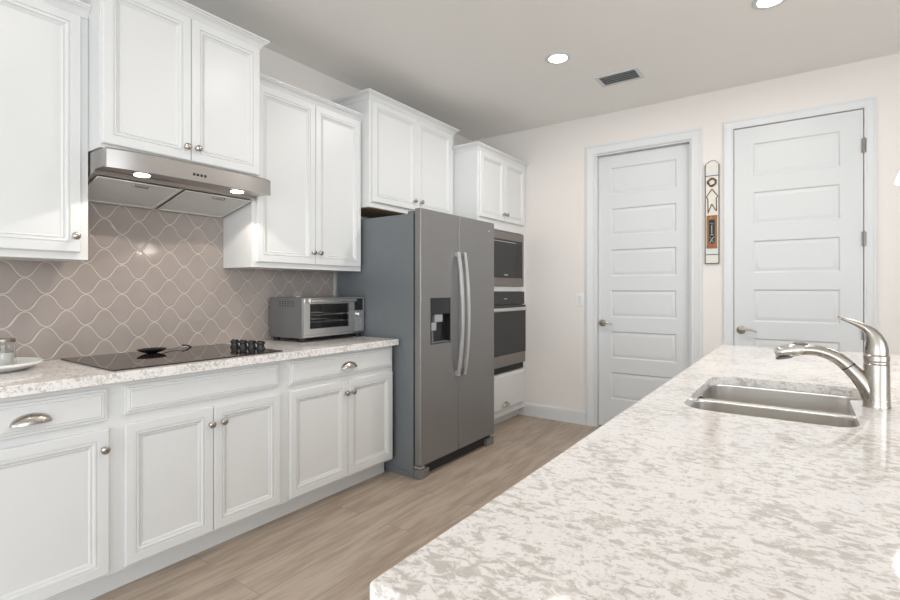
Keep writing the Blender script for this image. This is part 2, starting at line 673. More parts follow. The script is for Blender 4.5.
def jamb(name, y0, y1, top, xs):
    bm = bmesh.new()
    t = .012
    for a in ((y1 - t, y1, 0, top), (y0, y0 + t, 0, top), (y0 + t, y1 - t, top - t, top)):
        box(bm, BACK_X + xs, BACK_X + .14, a[0], a[1], a[2], a[3])
    return struct(name, bm, 'trim_white')


jamb('trim_3', D1[0] + .0005, D1[1] - .0005, D1[2] - .0005, 0)
jamb('trim_4', D2[0] + .0005, D2[1] - .0005, D2[2] - .0005, .036)

PAN = [(0, 0), (.004, -.002), (.010, -.009), (.014, -.009), (.018, -.009), (.034, -.004), (.038, -.004)]


def slab_door(name, x, y0, y1, z0, z1, stile, toprail, botrail, n=6, rail=.125):
    """hollow-core door with n equal recessed panels; x = front face"""
    root = bpy.data.objects.new(name, None)
    COL.objects.link(root)
    root.location = (x, (y0 + y1) / 2, 0)
    ORIG[root.name] = Matrix.Translation(root.location).inverted()
    root['kind'] = 'structure'
    bm = bmesh.new()
    h = z1 - z0
    ph = (h - toprail - botrail - rail * (n - 1)) / n
    a0, a1 = y0 + stile, y1 - stile
    box(bm, x + .0095, x + .038, y0, y1, z0, z1)
    box(bm, x, x + .0095, y0, a0, z0, z1)
    box(bm, x, x + .0095, a1, y1, z0, z1)
    z = z0
    box(bm, x, x + .0095, a0, a1, z0, z0 + botrail)
    z = z0 + botrail
    for i in range(n):
        ring_panel(bm, face_x(x, a1, z), a1 - a0, ph, PAN, back=False)
        z += ph
        rr = rail if i < n - 1 else toprail
        box(bm, x, x + .0095, a0, a1, z, z + rr)
        z += rr
    struct('slab', bm, 'door_white', root, smooth_deg=20)
    return root


def lever_handle(root, x, y, z):
    bm = bmesh.new()
    lathe(bm, [(.001, 0), (.031, 0), (.032, .004), (.029, .009), (.020, .012), (.011, .014), (.010, .034), (.013, .038), (.013, .048), (.008, .051), (.001, .052)], (x, y, z), (-1, 0, 0), 28)
    pts = bez((x - .043, y, z), (x - .048, y - .035, z + .018), (x - .047, y - .06, z + .004), (x - .040, y - .105, z - .010), 14)
    tube(bm, pts, [.0105 - .003 * i / 14 for i in range(15)], 12, [1.15 - .02 * i for i in range(15)])
    return struct('door_handle', bm, 'brushed_nickel', root)


def hinge(root, x, y, z):
    bm = bmesh.new()
    for k in range(5):
        lathe(bm, [(.0005, 0), (.0075, 0), (.0075, .0185), (.0005, .0185)], (x, y, z - .048 + k * .0195), (0, 0, 1), 14)
    lathe(bm, [(.0005, 0), (.005, 0), (.006, .004), (.002, .007)], (x, y, z + .0495), (0, 0, 1), 14)
    box(bm, x + .004, x + .007, y - .014, y + .014, z - .048, z + .049)
    return struct('hinge', bm, 'oven_steel', root)


d1 = slab_door('door_1', BACK_X + .052, D1[0] + .0145, D1[1] - .0145, .008, D1[2] - .016, .108, .112, .25)
lever_handle(d1, BACK_X + .052, 1.49, .94)
d2 = slab_door('door_2', BACK_X - .004, D2[0] + .004, D2[1] - .004, .008, D2[2] - .006, .125, .125, .245)
lever_handle(d2, BACK_X - .004, .392, .932)
for z in (2.235, 1.592, .945, .3):
    hinge(d2, BACK_X - .018, D2[0] + .001, z)

# ------------------------------------------------------------------ base cabinets
BY = 2.255            # face-frame front


def base_cabinet(x0, x1, label):
    t = thing('base_cabinet', label, 'cabinet', ((x0 + x1) / 2, (BY + WALL_Y) / 2, 0))
    bm = bmesh.new()
    box(bm, x0, x1, BY, WALL_Y - .004, .103, .8725)
    obj('body', bm, 'cabinet_white', t)
    obj('toe_kick', bx(x0, x1, BY + .072, BY + .09, 0, .1025), 'cabinet_white', t)
    return t


c1 = base_cabinet(.33, .85, 'white base cabinet with a door and a drawer, left of the cooktop')
dr = drawer_front(c1, .36, .818, .723, .851, BY)
cup_pull(dr, .577, BY - T, .785)
dd = cab_door(c1, .36, .822, .118, .692, BY)
knob(dd, .801, BY - T, .616)
c2 = base_cabinet(.85, 1.642, 'white base cabinet with two doors and a plain false drawer front, under the cooktop')
drawer_front(c2, .878, 1.608, .733, .851, BY, 'false_front')
dd = cab_door(c2, .878, 1.2475, .118, .696, BY)
knob(dd, 1.2315, BY - T, .619)
dd = cab_door(c2, 1.2505, 1.612, .118, .696, BY)
knob(dd, 1.2905, BY - T, .621)
c3 = base_cabinet(1.642, 2.5, 'white base cabinet with two doors and a drawer, between the cooktop and the refrigerator')
dr = drawer_front(c3, 1.672, 2.486, .726, .854, BY)
cup_pull(dr, 2.089, BY - T, .792)
dd = cab_door(c3, 1.672, 2.0865, .118, .696, BY)
knob(dd, 2.065, BY - T, .623)
dd = cab_door(c3, 2.0895, 2.486, .118, .696, BY)
knob(dd, 2.117, BY - T, .623)

# countertop along the wall
bm = bx(.30, 2.502, 2.197, WALL_Y - .002, .874, .914, bev=.004, seg=2)
tag(obj('countertop', bm, 'quartz', base=(1.4, 2.53, .874)), 'speckled grey and white stone countertop along the tiled wall, holding the cooktop', 'countertop')

# backsplash
bm = bmesh.new()
loft(bm, [[Vector((x, y, z)) for x, z in ((.30, .9145), (2.517, .9145), (2.517, 1.3715), (1.654, 1.3715), (1.654, 1.676), (.8605, 1.676), (.8605, 1.3715), (.30, 1.3715))] for y in (WALL_Y - .009, WALL_Y - .001)])
tag(obj('backsplash', bm, 'lantern_tile'), 'taupe lantern-shaped tile backsplash with pale grout behind the cooktop', 'backsplash')

# ------------------------------------------------------------------ upper cabinets
UY = 2.563


def upper_cabinet(x0, x1, yf, z0, z1, label, crown_l=True, crown_r=True, cs=.76, under='cabinet_white'):
    t = thing('upper_cabinet', label, 'cabinet', ((x0 + x1) / 2, (yf + WALL_Y) / 2, z0))
    bm = bx(x0, x1, yf, WALL_Y - .002, z0, z1)
    obj('body', bm, 'cabinet_white', t)
    crown(t, x0, x1, yf, z1 - .008, crown_l, crown_r, cs)
    return t


u1 = upper_cabinet(.33, .859, UY, 1.372, 2.436, 'white wall cabinet with a single door at the left edge of the photo', True, False)
dd = cab_door(u1, .355, .828, 1.402, 2.424, UY)
knob(dd, .804, UY - T, 1.471)
u2 = upper_cabinet(.860, 1.625, 2.44, 1.849, 2.572, 'deep white two-door wall cabinet directly above the steel range hood')
dd = cab_door(u2, .865, 1.239, 1.866, 2.560, 2.44)
knob(dd, 1.213, 2.44 - T, 1.928)
dd = cab_door(u2, 1.242, 1.613, 1.866, 2.560, 2.44)
knob(dd, 1.266, 2.44 - T, 1.931)
u3 = upper_cabinet(1.655, 2.510, UY, 1.372, 2.436, 'tall white two-door wall cabinet hanging over the toaster oven', False, False)
dd = cab_door(u3, 1.678, 2.0945, 1.402, 2.424, UY)
knob(dd, 2.071, UY - T, 1.478)
dd = cab_door(u3, 2.0975, 2.496, 1.402, 2.424, UY)
knob(dd, 2.124, UY - T, 1.478)
FY = 2.482
u4 = upper_cabinet(2.512, 3.545, FY, 1.826, 2.592, 'white two-door wall cabinet directly above the refrigerator')
dd = cab_door(u4, 2.535, 3.026, 1.862, 2.576, FY)
knob(dd, 2.985, FY - T, 1.932)
dd = cab_door(u4, 3.029, 3.50, 1.862, 2.576, FY)
knob(dd, 3.066, FY - T, 1.932)
obj('underside', bx(2.53, 3.527, FY + .02, WALL_Y - .005, 1.823, 1.8255), 'raw_plywood', u4)

# ------------------------------------------------------------------ oven tower
OY = 2.245
OX0, OX1 = 3.553, 4.449
t = thing('oven_cabinet', 'tall white cabinet in the corner holding the built-in microwave and wall oven', 'cabinet', ((OX0 + OX1) / 2, 2.55, 0))
bm = bmesh.new()
YB = WALL_Y - .002
box(bm, OX0, OX0 + .06, OY, YB, .09, 2.437)
box(bm, OX1 - .06, OX1, OY, YB, .09, 2.437)
box(bm, OX0 + .06, OX1 - .06, YB - .02, YB, .09, 2.437)
box(bm, OX0 + .06, OX1 - .06, OY, YB - .02, 1.785, 2.437)
box(bm, OX0 + .06, OX1 - .06, OY, YB - .02, 1.228, 1.272)
box(bm, OX0 + .06, OX1 - .06, OY, YB - .02, .09, .478)
obj('body', bm, 'cabinet_white', t)
obj('toe_kick', bx(OX0, OX1, OY + .07, OY + .09, 0, .0895), 'cabinet_white', t)
crown(t, OX0, OX1 - .002, OY, 2.43, True, False)
dd = cab_door(t, 3.578, 3.994, 1.866, 2.424, OY)
knob(dd, 3.965, OY - T, 1.927)
dd = cab_door(t, 3.997, 4.40, 1.866, 2.424, OY)
knob(dd, 4.026, OY - T, 1.927)
dr = drawer_front(t, 3.60, 4.40, .140, .472, OY)
cup_pull(dr, 4.006, OY - T, .20)

mw = thing('microwave', 'built-in microwave with dark glass door and wide steel trim, above the wall oven', 'microwave', (4.0, 2.5, 1.275))
bm = bx(3.622, 4.378, OY - .018, OY - .001, 1.2755, 1.7755, bev=.003)
tr = obj('trim_frame', bm, 'oven_steel', mw)
obj('housing', bx(3.63, 4.37, OY + .0, 2.7, 1.29, 1.76), 'black_plastic', mw)
gl = obj('glass_door', bx(3.69, 4.318, OY - .034, OY - .019, 1.352, 1.70, bev=.003), 'black_glass', mw)
obj('control_panel', bx(4.20, 4.300, OY - .0352, OY - .0345, 1.37, 1.665), 'black_plastic', mw)
obj('badge', bx(3.96, 4.03, OY - .0352, OY - .0345, 1.372, 1.382), 'silver_plastic', mw)
obj('door_edge', bx(3.70, 4.19, OY - .0352, OY - .0345, 1.676, 1.682), 'silver_plastic', mw)

ov = thing('built_in_oven', 'built-in single wall oven with black glass and straight steel handle, below the microwave', 'oven', (4.0, 2.5, .49))
obj('housing', bx(3.63, 4.37, OY + .0, 2.75, .495, 1.215), 'black_plastic', ov)
obj('control_panel', bx(3.622, 4.378, OY - .026, OY - .001, 1.104, 1.224, bev=.003), 'black_glass', ov)
obj('badge', bx(3.97, 4.03, OY - .027, OY - .0262, 1.155, 1.163), 'silver_plastic', ov)
dr = obj('oven_door', bx(3.622, 4.378, OY - .036, OY - .001, .545, 1.098, bev=.003), 'oven_steel', ov)
obj('oven_window', bx(3.624, 4.376, OY - .0395, OY - .0365, .648, 1.096), 'black_glass', dr)
bm = bmesh.new()
tube(bm, [(3.68, OY - .068, 1.063), (3.8, OY - .070, 1.063), (4.15, OY - .070, 1.063), (4.315, OY - .068, 1.063)], .0155, 14, 1.1)
for x in (3.70, 4.295):
    tube(bm, [(x, OY - .0395, 1.063), (x, OY - .068, 1.063)], .011, 10)
obj('handle', bm, 'handle_steel', dr)
obj('vent_strip', bx(3.622, 4.378, OY - .012, OY - .001, .486, .538), 'dark_gap', ov)

# ------------------------------------------------------------------ refrigerator
FX0, FX1, FD = 2.525, 3.472, 2.028
fr = thing('refrigerator', 'grey steel side-by-side refrigerator with an ice and water dispenser', 'refrigerator', ((FX0 + FX1) / 2, 2.45, 0))
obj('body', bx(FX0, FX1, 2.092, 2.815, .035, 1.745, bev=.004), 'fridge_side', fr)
# two front feet, side rails and a recessed grille
for x in (FX0 + .002, FX1 - .1):
    obj('front_foot', bx(x, x + .098, 2.032, 2.0915, .001, .062, bev=.006), 'fridge_steel', fr)
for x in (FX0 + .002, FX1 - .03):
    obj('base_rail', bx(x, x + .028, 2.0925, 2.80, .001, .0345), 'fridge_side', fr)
bm = bx(FX0 + .1, FX1 - .1, 2.066, 2.085, .012, .078, bev=.002)
for k in range(4):
    box(bm, FX0 + .14, FX1 - .14, 2.0635, 2.066, .022 + k * .013, .027 + k * .013)
obj('toe_grille', bm, 'black_plastic', fr)
XS = 2.966


def fridge_door(x0, x1):
    bm = bmesh.new()
    box(bm, x0, x1, FD, 2.082, .086, 1.778, bev=.009, seg=3)
    return obj('door', bm, 'fridge_steel', fr)


obj('gasket', bx(FX0 + .008, FX1 - .008, 2.0825, 2.0918, .09, 1.74), 'rubber', fr)
fd1 = fridge_door(FX0, XS - .0025)
fd2 = fridge_door(XS + .0025, FX1)
cut(fd1, bx(2.630, 2.858, 2.0, 2.072, .874, 1.187))
# dispenser
DI = [(2.630, 2.858, .874, 1.187)]
bm = bmesh.new()
x0, x1, z0, z1 = 2.6305, 2.8575, .8745, 1.1865
box(bm, x0, x1, 2.070, 2.0718, z0, z1)
box(bm, x0, x0 + .006, FD - .002, 2.070, z0, z1)
box(bm, x1 - .006, x1, FD - .002, 2.070, z0, z1)
box(bm, x0 + .006, x1 - .006, FD - .002, 2.070, z0, z0 + .006)
box(bm, x0 + .006, x1 - .006, FD - .002, 2.070, z1 - .006, z1)
dsp = obj('dispenser', bm, 'black_plastic', fd1)
obj('control_panel', bx(x0 + .007, x1 - .007, FD - .0015, FD + .012, 1.075, z1 - .007), 'black_plastic', dsp)
obj('ice_chute', bx(2.685, 2.775, FD + .004, 2.068, 1.02, 1.0745, bev=.006), 'silver_plastic', dsp)
bm = bmesh.new()
box(bm, 2.64, 2.70, 2.03, 2.066, .965, 1.02, bev=.006)
obj('water_nozzle', bm, 'silver_plastic', dsp)
bm = bmesh.new()
lathe(bm, [(.001, 0), (.012, 0), (.010, .08), (.001, .08)], (2.672, 2.05, .885), (0, 0, 1), 14)
obj('paddle', bm, 'blue_plastic', dsp)
obj('drip_tray', bx(x0 + .008, x1 - .008, FD + .001, 2.068, z0 + .0065, z0 + .012), 'grey_plastic', dsp)


def fridge_handle(door, x):
    bm = bmesh.new()
    n = 22
    rings = []
    for i in range(n + 1):
        s = -1 + 2 * i / n
        z = 1.07 + .442 * s
        out = .022 + .036 * (1 - abs(s) ** 2.2)
        w = .016
        y = FD - out
        th = .011
        ring = []
        for k in range(12):
            a = 2 * PI * k / 12
            ring.append(Vector((x + w * math.copysign(abs(math.cos(a)) ** .7, math.cos(a)), y + th * math.copysign(abs(math.sin(a)) ** .7, math.sin(a)), z)))
        rings.append(ring)
    loft(bm, rings)
    for s in (-1, 1):
        box(bm, x - .013, x + .013, FD - .03, FD, 1.07 + s * .425 - .017, 1.07 + s * .425 + .017, bev=.003)
    return obj('handle', bm, 'handle_steel', door)


fridge_handle(fd1, 2.927)
fridge_handle(fd2, 3.005)
bm = bmesh.new()
lathe(bm, [(.001, 0), (.011, 0), (.011, .0015), (.001, .0015)], (3.385, FD, 1.706), (0, -1, 0), 20, xs=1.5, ys=.6)
obj('badge', bm, 'silver_plastic', fd2)
obj('hinge_cover', bx(FX0 + .012, FX0 + .09, 2.095, 2.15, 1.7455, 1.766, bev=.004), 'grey_plastic', fr)
obj('hinge_cover', bx(FX1 - .09, FX1 - .012, 2.095, 2.15, 1.7455, 1.766, bev=.004), 'grey_plastic', fr)
obj('hinge', bx(FX0 + .004, FX0 + .05, 2.034, 2.09, .066, .082, bev=.003), 'handle_steel', fr)
obj('hinge', bx(FX1 - .05, FX1 - .004, 2.034, 2.09, .066, .082, bev=.003), 'handle_steel', fr)

# ------------------------------------------------------------------ range hood
hd = thing('range_hood', 'stainless steel under-cabinet range hood above the cooktop', 'range hood', (1.26, 2.6, 1.675))
bm = bmesh.new()
HX0, HX1 = .864, 1.651
rings = []
NH = 32
for i in range(NH + 1):
    s = -1 + 2 * i / NH
    s = math.copysign(abs(s) ** .8, s)
    x = (HX0 + HX1) / 2 + (HX1 - HX0) / 2 * s
    yf = 2.380 - .034 * (1 - abs(s) ** 4)
    rings.append([Vector(p) for p in ((x, yf, 1.757), (x, yf, 1.834), (x, yf + .006, 1.842), (x, 2.855, 1.842), (x, 2.855, 1.676), (x, 2.515, 1.752), (x, 2.505, 1.764), (x, yf + .014, 1.764), (x, yf + .012, 1.757))])
loft(bm, rings)
obj('canopy', bm, 'stainless', hd, smooth_deg=30)


def hood_filter(x0, x1):
    # sloping mesh filter with a rim, lying under the hood
    bm = bmesh.new()
    ya, za, yb, zb = 2.535, 1.744, 2.835, 1.677
    n = Vector((0, zb - za, -(yb - ya))).normalized()

    def p(x, k, d):
        return Vector((x, ya + (yb - ya) * k, za + (zb - za) * k)) + n * d
    rings = []
    for ins, d in ((0, .0005), (0, .006), (.012, .006), (.014, .003)):
        ik = ins / .307
        rings.append([p(x0 + ins, ik, d), p(x1 - ins, ik, d), p(x1 - ins, 1 - ik, d), p(x0 + ins, 1 - ik, d)])
    loft(bm, rings)
    f = obj('grease_filter', bm, 'filter_mesh', hd, smooth_deg=15)
    xm = (x0 + x1) / 2
    bm = bmesh.new()
    c = p(xm, .06, .012)
    tube(bm, [p(xm - .035, .05, .006), p(xm - .03, .05, .016), p(xm + .03, .05, .016), p(xm + .035, .05, .006)], .004, 8)
    obj('latch', bm, 'oven_steel', f)


hood_filter(.885, 1.248)
hood_filter(1.268, 1.632)
for x in (1.022, 1.484):
    bm = bmesh.new()
    lathe(bm, [(.001, .0), (.040, 0), (.042, -.004), (.034, -.006), (.001, -.006)], (x, 2.43, 1.7638), (0, 0, 1), 28)
    rim = obj('lamp', bm, 'chrome', hd)
    bm = bmesh.new()
    lathe(bm, [(.001, 0), (.032, 0), (.030, -.004), (.001, -.006)], (x, 2.43, 1.7575), (0, 0, 1), 28)
    obj('lamp_lens', bm, 'hood_lens', rim)
    d = bpy.data.lights.new('hood_lamp', 'SPOT')
    d.energy = HOOD_POWER
    d.color = (1.0, 0.9, 0.78)
    d.spot_size = math.radians(124)
    d.spot_blend = .06
    d.shadow_soft_size = .012
    o = bpy.data.objects.new('hood_lamp_light', d)
    o.location = (x, 2.43, 1.745)
    COL.objects.link(o)
for k in range(4):
    x = 1.214 + k * .018
    obj('button', bx(x - .0055, x + .0055, 2.3435, 2.350, 1.781, 1.793, bev=.001), 'black_plastic', hd)

# ------------------------------------------------------------------ cooktop
ct = thing('cooktop', 'black glass electric cooktop set in the stone counter below the hood', 'cooktop', (1.245, 2.53, .914))
bm = bx(.838, 1.632, 2.245, 2.825, .9143, .9205, bev=.002)
obj('glass_surface', bm, 'cooktop_glass', ct)
for k in range(4):
    x, y = 1.568 + .012 * k, 2.59 - .063 * k
    bm = bmesh.new()
    lathe(bm, [(.001, 0), (.025, 0), (.025, .004), (.021, .007), (.018, .024), (.023, .028), (.023, .036), (.021, .038), (.001, .038)], (x, y, .9206), (0, 0, 1), 24)
    kn = obj('control_knob', bm, 'black_plastic', ct)
    bm = bx(x - .006, x + .006, y - .023, y + .023, .952, .964, bev=.002)
    obj('grip', bm, 'black_glass', kn)

# black spoon rest on the cooktop
sp = thing('spoon_rest', 'small black spoon-shaped dish resting on the cooktop', 'spoon rest', (1.22, 2.66, .9206))
bm = bmesh.new()
lathe(bm, [(.001, .0), (.022, 0), (.045, .006), (.062, .014), (.070, .021), (.068, .022), (.058, .017), (.040, .009), (.001, .006)], (1.178, 2.69, .9207), (0, 0, 1), 36, xs=1.0, ys=.72)
obj('bowl', bm, 'black_glass', sp)
bm = bmesh.new()
tube(bm, bez((1.236, 2.715, .936), (1.28, 2.735, .924), (1.33, 2.757, .926), (1.385, 2.781, .936), 14), [.004] * 15, 10, .5, up=(0, 0, 1))
obj('handle', bm, 'chrome', sp)
bm = bmesh.new()
tube(bm, bez((1.375, 2.777, .937), (1.39, 2.783, .938), (1.41, 2.792, .932), (1.428, 2.799, .9235), 8), [.007] * 9, 10, .45, up=(0, 0, 1))
obj('handle_tip', bm, 'black_plastic', sp)

# ------------------------------------------------------------------ toaster oven
TO = thing('toaster_oven', 'stainless steel toaster oven on the counter beside the refrigerator', 'toaster oven', (1.965, 2.512, .914), math.radians(2.0))
W, D, Z0, Z1 = .545, .31, .026, .278
bm = bmesh.new()
th = .006
box(bm, 0, th, .008, D, Z0, Z1)
box(bm, W - th, W, .008, D, Z0, Z1)
box(bm, th, W - th, .008, D, Z1 - th, Z1)
box(bm, th, W - th, .008, D, Z0, Z0 + th)
box(bm, th, W - th, D - th, D, Z0 + th, Z1 - th)
obj('body', bm, 'toaster_steel_shaded', TO, local=True)
obj('cavity', bx(.42, .428, .03, D - .01, Z0 + .01, Z1 - .01), 'oven_steel', TO, local=True)
obj('control_panel', bx(.432, W, -.004, .0075, Z0 + .012, Z1 - .002, bev=.002), 'toaster_steel', TO, local=True)
obj('display', bx(.448, W - .016, -.006, -.0045, .186, .268, bev=.001), 'black_glass', TO, local=True)
bm = bmesh.new()
lathe(bm, [(.001, 0), (.022, 0), (.020, .014), (.016, .017), (.001, .017)], (.489, -.0042, .160), (0, -1, 0), 24)
obj('dial', bm, 'chrome', TO, local=True)
for r in range(5):
    for c in range(3):
        x, z = .455 + c * .024, .125 - r * .019
        obj('button', bx(x, x + .018, -.007, -.0042, z, z + .011, bev=.001), 'silver_plastic', TO, local=True)
# door frame with a window
bm = bmesh.new()
dx0, dx1, dz0, dz1 = .004, .428, .045, .274
wx0, wx1, wz0, wz1 = .052, .388, .082, .238
for a in ((dx0, wx0, dz0, dz1), (wx1, dx1, dz0, dz1), (wx0, wx1, dz0, wz0), (wx0, wx1, wz1, dz1)):
    box(bm, a[0], a[1], -.010, .007, a[2], a[3])
td = obj('door', bm, 'toaster_steel', TO, local=True)
obj('door_glass', bx(wx0, wx1, -.004, .0, wz0, wz1), 'tinted_glass', td, local=True)
bm = bmesh.new()
tube(bm, [(.030, -.040, .258), (.42, -.040, .258)], .0125, 14)
for x in (.045, .405):
    tube(bm, [(x, -.0095, .258), (x, -.040, .258)], .007, 10)
obj('handle', bm, 'chrome', td, local=True)
obj('crumb_tray', bx(.10, .42, -.003, .25, Z0 - .001, .0255 + .001), 'black_plastic', TO, local=True)
obj('base_strip', bx(.004, .428, -.008, .0075, Z0 + .004, .043), 'toaster_steel', TO, local=True)
for z in (.12, .165):
    bm = bmesh.new()
    box(bm, .012, .415, .03, .033, z, z + .004)
    box(bm, .012, .415, .27, .273, z, z + .004)
    for k in range(14):
        x = .02 + k * .029
        box(bm, x, x + .003, .033, .27, z + .0005, z + .0035)
    obj('wire_rack', bm, 'chrome', TO, local=True)
obj('inner_lining', bx(.008, .419, D - .012, D - .007, Z0 + .008, Z1 - .008), 'oven_steel', TO, local=True)
bm = bmesh.new()
for r in range(3):
    for c in range(6):
        y, z = .075 + c * .026, .222 + r * .014
        box(bm, -.0012, .0, y, y + .010, z, z + .006)
obj('side_vents', bm, 'dark_gap', TO, local=True)
for x in (.03, W - .03):
    for y in (.035, D - .03):
        bm = bmesh.new()
        lathe(bm, [(.001, 0), (.019, 0), (.021, .02), (.021, .0255), (.001, .0255)], (x, y, .0003), (0, 0, 1), 18)
        obj('foot', bm, 'rubber', TO, local=True)

# outlet above the toaster oven
ol = thing('power_outlet', 'pale outlet cover on the tiled wall, half hidden behind the toaster oven', 'outlet', (2.195, WALL_Y - .008, 1.165))
obj('cover_plate', bx(2.157, 2.233, WALL_Y - .014, WALL_Y - .0082, 1.105, 1.224, bev=.002), 'white_plastic_shaded', ol)
for z in (1.145, 1.185):
    obj('socket', bx(2.178, 2.212, WALL_Y - .016, WALL_Y - .0142, z - .014, z + .014, bev=.001), 'white_plastic', ol)

# light switch by the left door
sw = thing('light_switch', 'white rocker light switch on the wall left of the lever-handled left door', 'switch', (BACK_X, 1.686, 1.152))
obj('cover_plate', bx(BACK_X - .006, BACK_X - .0002, 1.648, 1.724, 1.093, 1.212, bev=.002), 'white_plastic', sw)
obj('rocker', bx(BACK_X - .010, BACK_X - .0062, 1.669, 1.703, 1.119, 1.186, bev=.0015), 'trim_white', sw)

# ------------------------------------------------------------------ tray and jar at the far left
PX, PY = .562, 2.668
bm = bmesh.new()
lathe(bm, [(.001, 0), (.10, 0), (.115, .004), (.150, .020), (.160, .0225), (.163, .027), (.162, .032), (.156, .034), (.149, .029), (.143, .021), (.112, .009), (.001, .007)], (PX, PY, .9145), (0, 0, 1), 56)
tag(obj('tray', bm, 'white_ceramic', base=(PX, PY, .9145)), 'round white raised-rim tray on the counter at the left edge', 'tray')
JX, JY = .606, 2.705
jr = thing('candle_jar', 'clear glass jar with a metal lid standing on the round white tray', 'jar', (JX, JY, .922))
bm = bmesh.new()
lathe(bm, [(.001, 0), (.038, 0), (.042, .004), (.042, .088), (.037, .096), (.037, .102), (.034, .102), (.034, .094), (.039, .086), (.039, .008), (.001, .006)], (JX, JY, .9222), (0, 0, 1), 32)
obj('glass_body', bm, 'clear_glass', jr)
bm = bmesh.new()
lathe(bm, [(.001, 0), (.0382, 0), (.0385, .052), (.001, .052)], (JX, JY, .9292), (0, 0, 1), 32)
obj('wax', bm, 'candle_wax', jr)
bm = bmesh.new()
lathe(bm, [(.001, 0), (.040, 0), (.041, .002), (.041, .012), (.038, .015), (.001, .015)], (JX, JY, 1.0245), (0, 0, 1), 32)
obj('lid', bm, 'brushed_nickel', jr)

# ------------------------------------------------------------------ island
IX0, IX1, IY0, IY1 = .40, 3.36, -.75, .398
ib = thing('kitchen_island', 'white kitchen island cabinet under the big speckled countertop', 'kitchen island', (1.9, 0, 0))
bm = bmesh.new()
bx0, bx1, by0, by1 = IX0 + .035, IX1 - .035, -.40, IY1 - .035
box(bm, bx0, bx1, by1 - .02, by1, .10, .8835)
box(bm, bx0, bx1, by0, by0 + .02, .0, .8835)
box(bm, bx0, bx0 + .02, by0 + .02, by1 - .02, 0, .8835)
box(bm, bx1 - .02, bx1, by0 + .02, by1 - .02, 0, .8835)
obj('body', bm, 'cabinet_white', ib)
obj('toe_kick', bx(bx0 + .02, bx1 - .02, by1 - .09, by1 - .07, 0, .10), 'cabinet_white', ib)
nd = 5
for k in range(nd):
    wd = (bx1 - bx0 - .03) / nd
    x0 = bx0 + .02 + k * wd
    bm = bmesh.new()
    fn = (lambda X: (lambda a, d, b: Vector((X + a, by1 + d, .12 + b))))(x0)
    ring_panel(bm, fn, wd - .01, .735, DOOR_P)
    obj('door', bm, 'cabinet_white', ib, smooth_deg=20)

bm = bx(IX0, IX1, IY0, IY1, .884, .914, bev=.006, seg=3)
top = tag(obj('island_countertop', bm, 'quartz', base=(1.88, 0, .874)), 'large speckled white and grey-brown stone countertop of the island, with the sink', 'countertop')


# sink opening: two D-shaped lobes joined by a nick at the divider
def rounded(pts, r, n=6):
    """round the corners of a 2-D polygon; r per corner"""
    out = []
    m = len(pts)
    for i in range(m):
        p0, p1, p2 = Vector(pts[i - 1]), Vector(pts[i]), Vector(pts[(i + 1) % m])
        rr = r[i]
        if rr <= 0:
            out.append(p1)
            continue
        a = (p0 - p1).normalized()
        b = (p2 - p1).normalized()
        ang = a.angle(b)
        tl = rr / math.tan(ang / 2)
        s, e = p1 + a * tl, p1 + b * tl
        for k in range(n + 1):
            t = k / n
            out.append((1 - t) ** 2 * s + 2 * (1 - t) * t * p1 + t * t * e)
    return out


SX0, SX1, SXD = 1.498, 2.135, 1.815
SYL, SYN, SYF = .282, -.112, -.165
outline = rounded([(SX0, SYN), (SXD + .065, SYN), (SXD + .105, SYF), (SX1, SYF), (SX1, SYL), (SX0, SYL)], [.065, .018, .018, .075, .09, .09])


def extr(pts, z0, z1):
    bm = bmesh.new()
    loft(bm, [[Vector((p.x, p.y, z0)) for p in pts], [Vector((p.x, p.y, z1)) for p in pts]])
    return bm


cut(top, extr(outline, .86, .93))

sk = thing('sink', 'undermount double-bowl stainless steel sink sunk into the island countertop', 'sink', (1.81, .06, .70))


def offset_poly(pts, d):
    c = sum((Vector(p) for p in pts), Vector((0, 0))) / len(pts)
    n = len(pts)
    area2 = sum(pts[i].x * pts[(i + 1) % n].y - pts[(i + 1) % n].x * pts[i].y for i in range(n))
    sgn = 1 if area2 > 0 else -1
    out = []
    for i in range(n):
        a = (pts[i] - pts[i - 1])
        b = (pts[(i + 1) % n] - pts[i])
        na = Vector((a.y, -a.x)).normalized() * sgn if a.length > 1e-9 else Vector((0, 0))
        nb = Vector((b.y, -b.x)).normalized() * sgn if b.length > 1e-9 else Vector((0, 0))
        nn = na + nb
        if nn.length < 1e-9:
            nn = na
        nn.normalize()
        out.append(pts[i] + nn * d)
    return out


